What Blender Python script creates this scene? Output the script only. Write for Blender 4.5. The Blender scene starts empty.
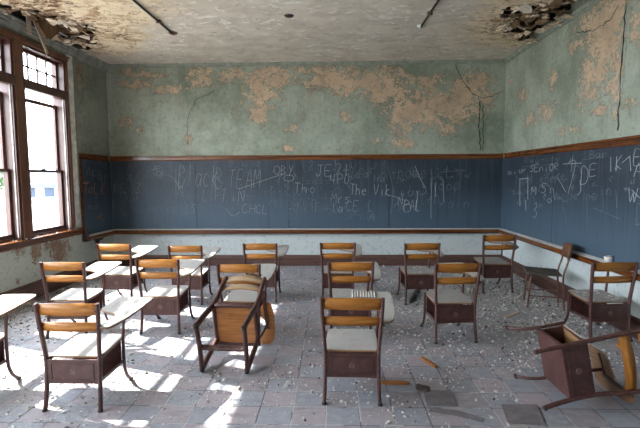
import bpy, math, random
from mathutils import Vector, Matrix, noise
R=random.Random(7)
S=bpy.context.scene; COL=S.collection
rad=math.radians
# ------------------------------------------------------------------ camera model
FPX=450.24; PITCH=.0827; YAW=.027; ROLL=-.0057; H=1.6
XL,XR,YB,ZC=-3.987,3.008,8.035,3.591
YR=-1.6                       # rear wall, behind the camera
fw=Vector((-math.sin(YAW)*math.cos(PITCH),math.cos(YAW)*math.cos(PITCH),-math.sin(PITCH)))
rt=Vector((math.cos(YAW),math.sin(YAW),0)); up=rt.cross(fw)
r2=math.cos(ROLL)*rt+math.sin(ROLL)*up; u2=-math.sin(ROLL)*rt+math.cos(ROLL)*up
def at(px,py,ax,v):           # where the line of sight of a photo point meets the plane axis=v
    d=fw+(px-320)/FPX*r2-(py-214)/FPX*u2; o=Vector((0,0,H)); return o+d*((v-o[ax])/d[ax])
cd=bpy.data.cameras.new('camera'); cam=bpy.data.objects.new('camera',cd); COL.objects.link(cam)
M4=Matrix((r2,u2,-fw)).transposed().to_4x4(); M4.translation=(0,0,H); cam.matrix_world=M4
cd.sensor_width=36; cd.lens=FPX/640*36; cd.clip_start=.05; S.camera=cam
# ------------------------------------------------------------------ material helpers
class NT:
    def __init__(s,name):
        s.m=bpy.data.materials.new(name); s.m.use_nodes=True; s.t=s.m.node_tree; s.t.nodes.clear()
        s.out=s.t.nodes.new('ShaderNodeOutputMaterial')
        s.b=s.t.nodes.new('ShaderNodeBsdfPrincipled'); s.t.links.new(s.b.outputs[0],s.out.inputs[0])
    def n(s,ty,**k):
        o=s.t.nodes.new(ty)
        for a,v in k.items(): setattr(o,a,v)
        return o
    def put(s,sock,v):
        if isinstance(v,bpy.types.NodeSocket): s.t.links.new(v,sock)
        elif v is not None: sock.default_value=v
    def coord(s,kind='Object',scale=(1,1,1),loc=(0,0,0)):
        c=s.n('ShaderNodeTexCoord') if kind!='World' else s.n('ShaderNodeNewGeometry')
        src=c.outputs[kind] if kind!='World' else c.outputs['Position']
        m=s.n('ShaderNodeMapping'); m.inputs['Scale'].default_value=scale; m.inputs['Location'].default_value=loc
        s.t.links.new(src,m.inputs[0]); return m.outputs[0]
    def noise(s,vec,scale,detail=4,rough=.55,dist=0):
        o=s.n('ShaderNodeTexNoise'); s.put(o.inputs['Vector'],vec); o.inputs['Scale'].default_value=scale
        o.inputs['Detail'].default_value=detail; o.inputs['Roughness'].default_value=rough; o.inputs['Distortion'].default_value=dist
        return o.outputs[0]
    def math(s,op,a,b=None,c=None):
        o=s.n('ShaderNodeMath',operation=op); s.put(o.inputs[0],a)
        if b is not None: s.put(o.inputs[1],b)
        if c is not None: s.put(o.inputs[2],c)
        return o.outputs[0]
    def step(s,v,lo,hi,a=0,b=1):
        o=s.n('ShaderNodeMapRange'); o.interpolation_type='SMOOTHSTEP'
        for i,x in enumerate((v,lo,hi,a,b)): s.put(o.inputs[i],x)
        return o.outputs[0]
    def mix(s,f,a,b,mode='MIX'):
        o=s.n('ShaderNodeMix',data_type='RGBA',blend_type=mode); s.put(o.inputs[0],f)
        for i,x in ((6,a),(7,b)):
            if isinstance(x,tuple): x=(*x,1)
            s.put(o.inputs[i],x)
        return o.outputs[2]
    def attr(s,name):
        o=s.n('ShaderNodeAttribute'); o.attribute_name=name; return o.outputs['Fac']
    def xyz(s,vec):
        o=s.n('ShaderNodeSeparateXYZ'); s.put(o.inputs[0],vec); return o.outputs
    def fin(s,col,rough=.8,bump=None,bs=.3,bd=.01,metal=0,spec=.5):
        if isinstance(col,tuple): col=(*col,1)
        s.put(s.b.inputs['Base Color'],col); s.put(s.b.inputs['Roughness'],rough); s.put(s.b.inputs['Metallic'],metal)
        s.b.inputs['Specular IOR Level'].default_value=spec
        if bump is not None:
            o=s.n('ShaderNodeBump'); o.inputs['Strength'].default_value=bs; o.inputs['Distance'].default_value=bd
            s.put(o.inputs['Height'],bump); s.t.links.new(o.outputs[0],s.b.inputs['Normal'])
        return s.m
MT={}
def plain(name,col,rough=.7,var=.25,scale=12,metal=0,kind='Object',spec=.5):
    t=NT(name); v=t.coord(kind); n=t.noise(v,scale,5,.6)
    c=t.mix(t.step(n,.3,.7),tuple(x*(1-var) for x in col),tuple(min(1,x*(1+var)) for x in col))
    MT[name]=t.fin(c,rough,n,.15,.004,metal,spec); return MT[name]
def wood(name,c1,c2,sc=(3,60,60),rough=.45,dust=0,dcol=(.55,.54,.52),kind='Object',worn=.25):
    t=NT(name); v=t.coord(kind,sc); n=t.noise(v,1,5,.6,.6); v2=t.coord(kind); w=t.noise(v2,9,5,.65)
    oi=t.n('ShaderNodeObjectInfo'); rnd=oi.outputs['Random']
    c=t.mix(t.step(n,.3,.7),c1,c2)
    c=t.mix(t.math('MULTIPLY',t.step(w,.52,.72),worn),c,tuple(x*.4 for x in c1))
    c=t.mix(t.math('MULTIPLY',rnd,.35),c,tuple(x*.6 for x in c1))
    r=rough
    if dust:
        g=t.n('ShaderNodeNewGeometry'); nz=t.xyz(g.outputs['Normal'])[2]
        up_=t.step(nz,.3,.8)                      # settled on faces that look up
        d=t.noise(v2,22,7,.7); d2=t.noise(v2,5,4,.6)
        dm=t.math('MULTIPLY',up_,t.math('MULTIPLY',t.step(t.math('ADD',d,t.math('MULTIPLY',d2,.6)),.55,.95),dust))
        dm=t.math('MINIMUM',t.math('ADD',dm,t.math('MULTIPLY',up_,dust*.55)),1)
        sp=t.step(t.noise(v2,70,3,.6),.6,.7)
        dc=t.mix(sp,dcol,tuple(x*.75 for x in dcol))
        c=t.mix(dm,c,dc); r=t.math('MULTIPLY_ADD',dm,.45,rough)
    MT[name]=t.fin(c,r,n,.12,.003); return MT[name]
wood('wood_slat',(.32,.11,.014),(.56,.235,.040),rough=.38)
wood('wood_slat_dusty',(.28,.14,.05),(.48,.27,.11),rough=.5,dust=.42,dcol=(.38,.32,.24))
wood('wood_dark',(.12,.05,.022),(.23,.105,.05),rough=.5)
wood('wood_seat',(.30,.16,.07),(.42,.25,.13),dust=.92,dcol=(.37,.365,.36))
wood('wood_tablet',(.17,.085,.04),(.28,.16,.085),(60,3,60),dust=.9,dcol=(.41,.405,.395))
wood('wood_under',(.33,.12,.03),(.52,.22,.06),rough=.45)
wood('wood_grey',(.05,.04,.035),(.13,.10,.085),rough=.8)
wood('trim_wood',(.055,.015,.005),(.24,.080,.019),(1.2,1.2,40),rough=.24,kind='World',worn=.5)
wood('sash_wood',(.050,.018,.014),(.12,.048,.036),(40,40,2),rough=.4,kind='World',worn=.5)
wood('mullion_wood',(.095,.036,.020),(.20,.085,.045),(30,30,1.5),rough=.4,kind='World',worn=.5)
wood('base_wood',(.075,.034,.026),(.15,.075,.06),(1.5,1.5,30),rough=.6,kind='World',worn=.6)
wood('lath',(.42,.33,.25),(.62,.53,.43),rough=.85)
wood('lath_dark',(.13,.08,.045),(.27,.18,.11),rough=.85)
wood('plank',(.16,.085,.04),(.36,.21,.11),(14,14,3),rough=.8)
def enamel(name,c1,c2):
    t=NT(name); v=t.coord(); n=t.noise(v,14,6,.7); n2=t.noise(v,60,3,.6)
    c=t.mix(t.step(n,.35,.7),c1,c2); c=t.mix(t.math('MULTIPLY',t.step(n2,.62,.7),.5),c,(.16,.10,.075))
    MT[name]=t.fin(c,.42,n,.05,.002); return MT[name]
enamel('enamel',(.062,.024,.021),(.105,.043,.038))
plain('emblem_metal',(.26,.17,.14),.4,.2,40)
enamel('rust_metal',(.11,.045,.030),(.20,.085,.055))
plain('black_iron',(.02,.018,.017),.6,.4)
plain('white_paint',(.62,.62,.58),.7,.25,8,kind='World')
plain('worn_paint',(.40,.36,.35),.7,.35,10,kind='World')
plain('plaster_chip',(.62,.61,.60),.9,.18,40)
plain('plaster_dark',(.30,.28,.27),.9,.3,40)
plain('dirt',(.10,.07,.05),.9,.4,40)
plain('brown_plaster',(.20,.12,.065),.9,.55,14,kind='World')
plain('loose_tile',(.17,.155,.17),.6,.2,14)
plain('cup_white',(.72,.70,.66),.6,.12,30)
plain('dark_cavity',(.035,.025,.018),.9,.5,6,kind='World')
plain('crack_dark',(.035,.05,.042),.9,.4,20,kind='World')
plain('chalk_white',(.42,.45,.48),.95,.2,60,kind='World')
plain('chalk_faint',(.155,.185,.21),.95,.25,40,kind='World')
plain('chalk_faint2',(.20,.24,.28),.95,.25,40,kind='World')
plain('chalk_orange',(.44,.20,.11),.95,.25,40,kind='World')
def tuft(name,c1,c2):
    t=NT(name); n=t.noise(t.coord(),3,5,.6); MT[name]=t.fin(t.mix(t.step(n,.3,.7),c1,c2),.9)
tuft('leaf',(.03,.075,.03),(.09,.15,.07)); tuft('grass',(.24,.23,.20),(.32,.31,.28))
plain('house_white',(.30,.31,.33),.8,.05,1); plain('house_roof',(.06,.07,.10),.8,.1,2); plain('house_blue',(.02,.04,.09),.4,.1,2)
def glass():
    t=NT('window_glass'); t.t.nodes.remove(t.b)
    tr=t.n('ShaderNodeBsdfTransparent'); tr.inputs[0].default_value=(.96,.98,.97,1)
    gl=t.n('ShaderNodeBsdfGlossy'); gl.inputs['Roughness'].default_value=.03
    m=t.n('ShaderNodeMixShader'); m.inputs[0].default_value=.05
    t.t.links.new(tr.outputs[0],m.inputs[1]); t.t.links.new(gl.outputs[0],m.inputs[2]); t.t.links.new(m.outputs[0],t.out.inputs[0])
    MT['glass']=t.m
glass()
def wallmat(name,green,green2,tan,low,tan2=None):
    t=NT(name); v=t.coord('World'); z=t.xyz(v)[2]
    big=t.noise(v,1.3,4,.55); fine=t.noise(v,7,8,.72,.4); speck=t.noise(v,34,4,.6); mid=t.noise(v,3.2,6,.65)
    g=t.mix(t.step(big,.32,.68),green,green2)
    g=t.mix(t.math('MULTIPLY',t.step(fine,.50,.66),.30),g,tuple(x*1.3 for x in green2))
    g=t.mix(t.math('MULTIPLY',t.step(t.noise(t.coord('World',(7,7,.7)),1,5,.6),.5,.72),.28),g,tuple(x*.62 for x in green))
    g=t.mix(t.math('MULTIPLY',t.step(t.noise(t.coord('World',(4,4,.9),(3,5,1)),1,6,.65),.54,.70),.38),g,(.26,.20,.14))
    g=t.mix(t.step(z,1.0,1.2),low,g)
    # flaked plaster: painted-on patches of missing paint
    nz=t.math('ADD',t.math('MULTIPLY_ADD',fine,3.4,-1.7),t.math('MULTIPLY_ADD',speck,2.2,-1.1))
    nz=t.math('ADD',nz,t.math('MULTIPLY_ADD',mid,1.5,-.75))
    at_=t.attr('peel'); pk=t.math('ADD',at_,t.math('MULTIPLY',nz,t.math('MULTIPLY_ADD',at_,1.25,.30)))
    pm=t.step(pk,.45,.50); edge=t.math('MULTIPLY',t.step(pk,.32,.44),t.math('SUBTRACT',1,pm))
    tc=t.mix(t.step(mid,.3,.7),tan,tan2 or tuple(x*.72 for x in tan))
    c=t.mix(t.math('MULTIPLY',edge,.55),g,tuple(x*.42 for x in green)); c=t.mix(pm,c,tc)
    dk=t.step(t.math('ADD',speck,t.math('MULTIPLY',big,.25)),.83,.88)
    c=t.mix(t.math('MULTIPLY',dk,.7),c,(.05,.045,.04))
    g2=t.noise(v,18,6,.75); c=t.mix(t.math('MULTIPLY',t.step(g2,.36,.47,1,0),.35),c,(.10,.105,.085)); c=t.mix(t.math('MULTIPLY',t.step(g2,.54,.64),.25),c,(.50,.50,.45))
    hgt=t.math('SUBTRACT',t.math('MULTIPLY',fine,.4),pm)
    MT[name]=t.fin(c,.75,hgt,.8,.01,spec=.3)
wallmat('wall_paint',(.222,.258,.203),(.38,.42,.355),(.64,.475,.335),(.58,.64,.65))
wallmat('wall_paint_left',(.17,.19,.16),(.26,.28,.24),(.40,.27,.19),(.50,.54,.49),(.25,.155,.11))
def ceilmat():
    t=NT('ceiling_plaster'); v=t.coord('World'); vs=t.coord('World',(1,1.25,1))
    big=t.noise(v,.9,5,.6); mid=t.noise(vs,2.2,8,.7,.5); fine=t.noise(vs,7,7,.7); st=t.attr('stain')
    c=t.mix(t.step(mid,.38,.62),(.60,.53,.455),(.73,.665,.58))
    c=t.mix(t.step(t.math('ADD',fine,t.math('MULTIPLY',big,.4)),.785,.81),c,(.84,.80,.74))
    c=t.mix(t.math('MULTIPLY',t.step(t.noise(vs,4.5,8,.75,.3),.585,.615),.55),c,(.36,.29,.225))
    dd=t.noise(vs,13,6,.75,.6); c=t.mix(t.math('MULTIPLY',t.step(dd,.60,.64),.45),c,(.20,.155,.115)); c=t.mix(t.math('MULTIPLY',t.step(dd,.33,.39,1,0),.55),c,(.72,.69,.64))
    warm=t.step(t.math('ADD',st,t.math('MULTIPLY_ADD',mid,.9,-.45)),.25,.65)
    w=t.mix(t.step(t.noise(vs,4,7,.72,.8),.34,.56),(.42,.26,.14),(.78,.65,.48)); w=t.mix(t.step(dd,.56,.63),w,(.22,.105,.045)); w=t.mix(t.step(dd,.36,.42,1,0),w,(.86,.77,.63))
    c=t.mix(warm,c,w)
    bad=t.step(t.math('ADD',st,t.math('MULTIPLY_ADD',dd,2.2,-1.1)),.86,.96)
    c=t.mix(t.math('MULTIPLY',bad,.85),c,(.11,.055,.025))
    MT['ceiling']=t.fin(c,.9,t.math('ADD',fine,mid),.5,.02,spec=.2)
ceilmat()
def floormat():
    t=NT('floor_tiles'); T=.2286; v=t.coord('World',(1/T,1/T,1),(.5036/T+40,-3.2448/T+40,0))
    x,y,_=t.xyz(v)
    fx=t.math('FRACT',x); fy=t.math('FRACT',y)
    cx=t.math('FLOOR',x); cy=t.math('FLOOR',y)
    cb=t.n('ShaderNodeCombineXYZ'); t.put(cb.inputs[0],cx); t.put(cb.inputs[1],cy)
    wn=t.n('ShaderNodeTexWhiteNoise',noise_dimensions='2D'); t.put(wn.inputs['Vector'],cb.outputs[0])
    ck=t.math('MODULO',t.math('ADD',cx,cy),2)
    w=t.coord('World'); n1=t.noise(w,2.2,6,.65); n2=t.noise(w,16,7,.7); n3=t.noise(w,60,4,.65); n4=t.noise(t.coord('World',(1,3,1)),3.5,6,.7)
    c=t.mix(ck,(.315,.33,.39),(.385,.335,.375))
    c=t.mix(t.math('MULTIPLY',wn.outputs[0],.42),c,(.19,.19,.21))
    c=t.mix(t.math('MULTIPLY',t.step(n2,.42,.68),.4),c,(.44,.45,.47))
    c=t.mix(t.math('MULTIPLY',t.step(n4,.52,.7),.45),c,(.15,.145,.15))
    ds=t.attr('dust')
    dm=t.step(t.math('ADD',ds,t.math('ADD',t.math('MULTIPLY_ADD',n2,.9,-.45),t.math('MULTIPLY_ADD',n1,.7,-.35))),.35,.85)
    dcol=t.mix(t.step(n3,.4,.62),(.50,.50,.51),(.30,.285,.28))
    c=t.mix(t.math('MULTIPLY',dm,.85),c,dcol)
    ex=t.math('ABSOLUTE',t.math('SUBTRACT',fx,.5)); ey=t.math('ABSOLUTE',t.math('SUBTRACT',fy,.5))
    ln=t.step(t.math('MAXIMUM',ex,ey),.478,.490)
    lw=t.step(n1,.47,.53)
    lc=t.mix(lw,(.075,.07,.075),(.50,.50,.50))
    c=t.mix(t.math('MULTIPLY',ln,t.math('MULTIPLY_ADD',dm,-.75,.85)),c,lc)
    hh=t.math('SUBTRACT',t.math('ADD',t.math('MULTIPLY',n2,.35),t.math('MULTIPLY',t.math('MULTIPLY',n3,dm),1.6)),ln)
    MT['floor']=t.fin(c,.62,hh,.6,.010,spec=.35)
floormat()
def boardmat():
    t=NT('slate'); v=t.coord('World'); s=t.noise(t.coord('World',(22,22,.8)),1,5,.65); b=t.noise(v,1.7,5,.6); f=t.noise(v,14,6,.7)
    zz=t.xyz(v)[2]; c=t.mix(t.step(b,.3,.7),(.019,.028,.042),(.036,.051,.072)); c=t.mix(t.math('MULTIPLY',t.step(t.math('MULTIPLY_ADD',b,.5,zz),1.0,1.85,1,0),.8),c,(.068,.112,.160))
    c=t.mix(t.math('MULTIPLY',t.step(s,.46,.72),.5),c,(.075,.11,.15))
    c=t.mix(t.math('MULTIPLY',t.step(s,.28,.42,1,0),.5),c,(.014,.02,.028))
    c=t.mix(t.math('MULTIPLY',t.step(f,.5,.75),.35),c,(.062,.085,.11))
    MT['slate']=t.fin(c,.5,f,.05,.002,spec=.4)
boardmat()
# ------------------------------------------------------------------ mesh helpers
class MB:
    def __init__(s): s.v=[]; s.f=[]; s.sm=[]
    def add(s,vs,fs,smooth=False):
        k=len(s.v); s.v+=[tuple(p) for p in vs]; s.f+=[tuple(i+k for i in f) for f in fs]; s.sm+=[smooth]*len(fs); return s
    def box(s,a,b,mat=None,bev=0):
        x0,y0,z0=a; x1,y1,z1=b
        P=[Vector((x,y,z)) for x in (x0,x1) for y in (y0,y1) for z in (z0,z1)]
        if mat: P=[mat@p for p in P]
        return s.add(P,[(0,1,3,2),(4,6,7,5),(0,4,5,1),(2,3,7,6),(0,2,6,4),(1,5,7,3)])
    def tube(s,pts,r,n=8,closed=False,flat=None):
        # flat=(scale_a,scale_b): squashed section
        pts=[Vector(p) for p in pts]; m=len(pts); rings=[]; prev=None
        for i,p in enumerate(pts):
            if closed: d=pts[(i+1)%m]-pts[i-1]
            else: d=pts[min(i+1,m-1)]-pts[max(i-1,0)]
            d.normalize()
            if prev is None:
                a=Vector((0,0,1)) if abs(d.z)<.9 else Vector((1,0,0))
                a=(a-d*a.dot(d)).normalized()
            else:
                a=prev-d*prev.dot(d); a.normalize()
            prev=a; b=d.cross(a); rr=r[i] if isinstance(r,(list,tuple)) else r; fa,fb=flat or (1,1)
            rings.append([p+rr*(math.cos(2*math.pi*k/n)*a*fa+math.sin(2*math.pi*k/n)*b*fb) for k in range(n)])
        vs=[q for g in rings for q in g]; fs=[]
        for i in range(m if closed else m-1):
            j=(i+1)%m
            for k in range(n): fs.append((i*n+k,i*n+(k+1)%n,j*n+(k+1)%n,j*n+k))
        s.add(vs,fs,True)
        if not closed: s.add(rings[0],[tuple(range(n))[::-1]]); s.add(rings[-1],[tuple(range(n))])
        return s
    def bar(s,a,b,w,h,upv=(0,0,1)):
        a=Vector(a); b=Vector(b); d=(b-a).normalized(); u=Vector(upv); sd=d.cross(u)
        if sd.length<1e-4: sd=d.cross(Vector((1,0,0)))
        sd.normalize(); u=sd.cross(d)
        P=[q+sx*sd*w/2+sz*u*h/2 for q in (a,b) for sx in (-1,1) for sz in (-1,1)]
        return s.add(P,[(0,1,3,2),(4,6,7,5),(0,4,5,1),(2,3,7,6),(0,2,6,4),(1,5,7,3)])
    def prism(s,poly,fn_lo,fn_hi):
        n=len(poly); lo=[fn_lo(x,y) for x,y in poly]; hi=[fn_hi(x,y) for x,y in poly]
        return s.add(lo+hi,[tuple(range(n))[::-1],tuple(range(n,2*n))]+[(i,(i+1)%n,(i+1)%n+n,i+n) for i in range(n)])
    def lathe(s,prof,c,n=16):
        vs=[];fs=[]
        for r,z in prof: vs+=[(c[0]+r*math.cos(2*math.pi*k/n),c[1]+r*math.sin(2*math.pi*k/n),c[2]+z) for k in range(n)]
        for i in range(len(prof)-1):
            for k in range(n): fs.append((i*n+k,i*n+(k+1)%n,(i+1)*n+(k+1)%n,(i+1)*n+k))
        return s.add(vs,fs,True)
    def build(s,name,mat,parent=None,bev=0,origin=None):
        me=bpy.data.meshes.new(name)
        if origin: o=Vector(origin); V=[tuple(Vector(p)-o) for p in s.v]
        else: V=s.v
        me.from_pydata(V,[],s.f); me.polygons.foreach_set('use_smooth',s.sm); me.update()
        me.materials.append(MT[mat] if isinstance(mat,str) else mat)
        ob=bpy.data.objects.new(name,me); COL.objects.link(ob)
        if parent: ob.parent=parent
        if origin: ob.location=origin
        if bev:
            b=ob.modifiers.new('bevel','BEVEL'); b.width=bev; b.segments=2; b.limit_method='ANGLE'; b.angle_limit=rad(40)
        return ob
def tag(o,label=None,cat=None,group=None,kind=None):
    for k,v in (('label',label),('category',cat),('group',group),('kind',kind)):
        if v: o[k]=v
    return o
def empty(name,loc=(0,0,0),rot=(0,0,0)):
    o=bpy.data.objects.new(name,None); COL.objects.link(o); o.location=loc; o.rotation_euler=rot; o.empty_display_size=.1; return o
def copy_tree(o,parent=None):
    c=o.copy(); COL.objects.link(c)
    if parent: c.parent=parent
    for ch in list(o.children): copy_tree(ch,c)
    return c
def struct(o): o['kind']='structure'; return o
def smooth_path(pts,k=6):
    P=[Vector(p) for p in pts]; out=[]
    for i in range(len(P)-1):
        a=P[max(i-1,0)];b=P[i];c=P[i+1];d=P[min(i+2,len(P)-1)]
        for j in range(k):
            t=j/k; out.append(.5*((2*b)+(c-a)*t+(2*a-5*b+4*c-d)*t*t+(3*b-a-3*c+d)*t**3))
    return out+[P[-1]]
def blobs(pt,bl):            # max of soft ellipses
    m=0
    for (a,b,ra,rb,s) in bl:
        d=((pt[0]-a)/ra)**2+((pt[1]-b)/rb)**2
        if d<4: m=max(m,s*math.exp(-d*.9))
    return m
def grid(mb,ax,val,a0,a1,b0,b1,st,keep=None):
    na=max(1,round((a1-a0)/st)); nb=max(1,round((b1-b0)/st)); vs=[];fs=[]
    for i in range(na+1):
        for j in range(nb+1):
            a=a0+(a1-a0)*i/na; b=b0+(b1-b0)*j/nb
            vs.append((val,a,b) if ax==0 else (a,val,b) if ax==1 else (a,b,val))
    for i in range(na):
        for j in range(nb):
            ca=a0+(a1-a0)*(i+.5)/na; cb=b0+(b1-b0)*(j+.5)/nb
            if keep and not keep(ca,cb): continue
            k=i*(nb+1)+j; fs.append((k,k+nb+1,k+nb+2,k+1))
    mb.add(vs,fs,False)
def setattr_(ob,name,fn):
    a=ob.data.attributes.new(name,'FLOAT','POINT'); a.data.foreach_set('value',[fn(v.co) for v in ob.data.vertices])
def pxb(lst,ax,val,ox,oy,sc):  # patches read off a crop of the photo, put where they are on the wall
    out=[]
    for (x,y,w,hh,s) in lst:
        X,Y=ox+x/sc,oy+y/sc; c=at(X,Y,ax,val); e=at(X+w/sc,Y,ax,val); f=at(X,Y+hh/sc,ax,val)
        k=1 if ax==0 else 0
        out.append((c[k],c[2],max(.05,abs(e[k]-c[k])),max(.05,abs(f[2]-c[2])),s))
    return out
# ------------------------------------------------------------------ room shell
B1=[(80,195,40,14,.8),(95,225,55,14,.8),(190,238,55,14,.8),(270,205,45,28,.9),(340,200,34,22,.9),(430,250,50,60,.95),(470,200,60,30,.95),(430,305,30,26,.9),
    (540,188,50,16,.8),(70,330,18,26,.75),(102,350,16,12,.75),(510,340,22,16,.7),(150,200,40,10,.7),(235,375,14,14,.6),(385,205,30,22,.8),(500,395,22,10,.7)]
B2=[(110,215,50,40,1.1),(60,187,50,12,.8),(215,178,30,10,.75),(230,230,66,46,1.1),(290,300,64,54,1.1),(350,290,50,48,1.0),(430,290,64,34,1.05),(460,240,55,44,1.1),
    (270,385,40,14,.8),(40,220,40,22,.75),(130,310,24,16,.7),(350,215,80,18,.85),(500,215,28,16,.8),(390,350,30,20,.7),(180,215,30,30,.85),(240,345,20,16,.75),(200,380,20,10,.7)]
back_bl=pxb(B1,1,YB,100,0,2.673)+pxb(B2,1,YB,300,0,2.673)
B3=[(260,50,60,50,1.1),(270,120,40,80,1.1),(240,180,30,55,.95),(300,40,25,60,1.0),(300,200,14,90,.85),(150,190,10,28,.75),(80,225,12,18,.7),(130,265,24,26,.7),
    (260,262,26,14,.75),(335,250,18,18,.7),(215,235,12,40,.75),(100,285,16,20,.65),(52,190,9,7,.8),(205,110,20,16,.9),(345,60,20,50,.6),(190,310,40,14,.55)]
right_bl=pxb(B3,0,XR,490,0,2.38)
B4=[(140,75,45,30,1.0),(260,90,38,70,1.0),(430,90,55,80,1.05),(330,40,22,20,.8),(130,295,16,16,.7),(240,250,16,30,.7),(480,30,20,60,.8),(380,30,40,20,.8),(120,150,20,16,.6),(60,60,20,20,.6)]
left_bl=pxb(B4,0,XL,0,240,7.11)+pxb([(560,120,20,40,.9),(570,250,16,90,.95),(610,200,10,20,.6),(545,60,14,30,.7)],0,XL,0,50,7.11)+pxb([(545,180,8,50,.7),(570,190,8,30,.7),(575,10,8,12,.7)],0,XL,0,100,7.11)
mb=MB(); grid(mb,1,YB,XL,XR,0,ZC,.04); mb.box((XL-.3,YB+.01,0),(XR+.3,YB+.25,ZC+.4))
wb=struct(mb.build('wall_back','wall_paint')); setattr_(wb,'peel',lambda c: blobs((c.x,c.z),back_bl))
mb=MB(); grid(mb,0,XR,YR,YB,0,ZC,.05); mb.box((XR+.01,YR,0),(XR+.25,YB,ZC+.4))
wr=struct(mb.build('wall_right','wall_paint')); setattr_(wr,'peel',lambda c: blobs((c.y,c.z),right_bl))
WTOP,WSILL,WEND=3.36,.80,6.80
mb=MB(); grid(mb,0,XL,YR,YB,0,WSILL-.02,.05); grid(mb,0,XL,WEND,YB,WSILL-.02,ZC,.04); grid(mb,0,XL,YR,WEND,WTOP,ZC,.06)
mb.box((XL-.19,YR,-.3),(XL-.01,YB,WSILL-.03)); mb.box((XL-.19,WEND+.01,WSILL-.03),(XL-.01,YB,ZC+.4)); mb.box((XL-.19,YR,WTOP+.01),(XL-.01,WEND+.01,ZC+.4))
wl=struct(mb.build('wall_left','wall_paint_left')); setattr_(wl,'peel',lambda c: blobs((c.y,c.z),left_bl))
# rear wall of the room, behind the camera, solid without windows
mb=MB(); x0=XL-.3
REAR=[]
mb.box((x0,YR-.25,0),(XR+.25,YR,.85)); mb.box((x0,YR-.25,3.2),(XR+.25,YR,ZC+.4))
e=[x0]+[q for p_ in REAR for q in p_]+[XR+.25]
for i in range(0,len(e),2): mb.box((e[i],YR-.25,.85),(e[i+1],YR,3.2))
struct(mb.build('wall_rear','wall_paint'))
# floor
mb=MB(); grid(mb,2,0,XL-.02,XR+.02,YR,YB+.02,.08); mb.box((XL-.3,YR,-.25),(XR+.25,YB+.25,-.02))
fl=struct(mb.build('floor','floor'))
DUST=[(-1.5,3.45,.9,.7,.42),(-.9,4.6,.8,.7,.3),(2.2,6.2,1.6,1.6,.75),(2.3,4.4,1.3,1.4,.62),(1.4,5.0,1.2,1.6,.5),(1.9,3.0,1.2,.8,.42),(-3.4,5.5,.8,2.2,.65),(-2.6,3.6,1.2,1.4,.55),(-1.4,6.6,2.2,1.2,.3),(.9,3.6,1,.7,.4),(-.5,4.9,1.2,1.2,.25),(2.8,7.2,1.2,.9,.8),(-.35,3.4,.35,.3,.45)]
def dens(x,y): return blobs((x,y),DUST)
setattr_(fl,'dust',lambda c: dens(c.x,c.y)+max(0,min(.22,(c.y-3.6)*.12)))
# ceiling with torn-away corners
HOLE=[(-3.80,5.05,.20,.36,1),(-3.45,4.85,.22,.22,.95),(-3.72,5.85,.36,.45,1),(-3.58,6.35,.28,.48,1),(-3.82,6.85,.16,.30,1),(-3.25,6.05,.16,.20,.9),(2.78,5.5,.28,.60,1),(2.58,6.15,.34,.45,1),(2.84,6.66,.20,.30,1),(2.28,5.75,.22,.24,1),(2.9,4.8,.18,.5,1),(2.45,5.2,.18,.25,.95)]
def hole(a,b): return blobs((a,b),HOLE)+.30*noise.fractal(Vector((a*5.5,b*5.5,2)),1,2,4)
mb=MB(); grid(mb,2,ZC,XL-.02,XR+.02,YR,YB+.02,.035,lambda a,b: hole(a,b)<.52)
cl=struct(mb.build('ceiling','ceiling'))
STAIN=[(-3.6,5.9,1.0,1.5,1.05),(-3.0,6.4,.5,.5,.9),(-3.2,5.2,.6,.6,.95),(-2.9,5.6,1.0,.9,.75),(-2.2,5.3,.9,.6,.55),(-3.4,7.1,.5,.5,.7),(2.5,6.0,.8,1.2,1.0),(2.8,7.0,.3,.5,.7),(2.2,5.4,.5,.5,.6),(-1.7,5.0,.6,.4,.4)]
setattr_(cl,'stain',lambda c: blobs((c.x,c.y),STAIN))
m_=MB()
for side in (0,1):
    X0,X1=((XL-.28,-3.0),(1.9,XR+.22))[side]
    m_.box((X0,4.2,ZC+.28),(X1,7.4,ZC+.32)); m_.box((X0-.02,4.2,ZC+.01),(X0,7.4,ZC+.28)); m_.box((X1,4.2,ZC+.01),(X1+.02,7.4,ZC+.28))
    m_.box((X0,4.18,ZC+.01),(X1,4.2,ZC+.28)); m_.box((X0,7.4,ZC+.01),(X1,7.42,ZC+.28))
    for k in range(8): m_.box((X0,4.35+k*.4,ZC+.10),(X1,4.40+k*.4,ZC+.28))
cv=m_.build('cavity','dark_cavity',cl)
m_=MB()
for side in (0,1):
    X0,X1=((XL,-3.1),(2.0,XR))[side]; yy=4.3
    while yy<7.3:
        if R.random()<(.42,.35)[side]:
            a=R.uniform(0,.3); m_=MB(); m_.bar((X0+a,yy,ZC+.075+R.uniform(-.02,.015)),(X1-R.uniform(0,.35),yy+R.uniform(-.12,.12),ZC+.075+R.uniform(-.05,.015)),.035,.008); m_.build('lath','lath_dark',cl)
        yy+=.055
# ragged plaster tongues curling down round the holes
m_=MB(); n=0
while n<98:
    a=R.choice((R.uniform(-3.95,-3.1),R.uniform(2.0,2.98))); b=R.uniform(4.6,7.2); hv=hole(a,b)
    if .44<hv<.55:
        r=R.uniform(.02,.06); ph=R.uniform(0,6.28); k=R.choice((5,6,7)); tl=Matrix.Rotation(ph,4,'Z')@Matrix.Rotation(rad(R.uniform(-40,40)),4,'X'); c=Vector((a,b,ZC-.012-R.uniform(0,.05)))
        pl=[(r*R.uniform(.6,1.3)*math.cos(6.283*i/k),r*R.uniform(.6,1.3)*math.sin(6.283*i/k)) for i in range(k)]
        m_=MB(); m_.prism(pl,lambda x,y:c+tl@Vector((x,y,-.006)),lambda x,y:c+tl@Vector((x,y,.006))); n+=1
        tg=m_.build('torn_plaster','ceiling',cl); setattr_(tg,'stain',lambda c: .55+.5*noise.noise(c*7))
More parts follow.
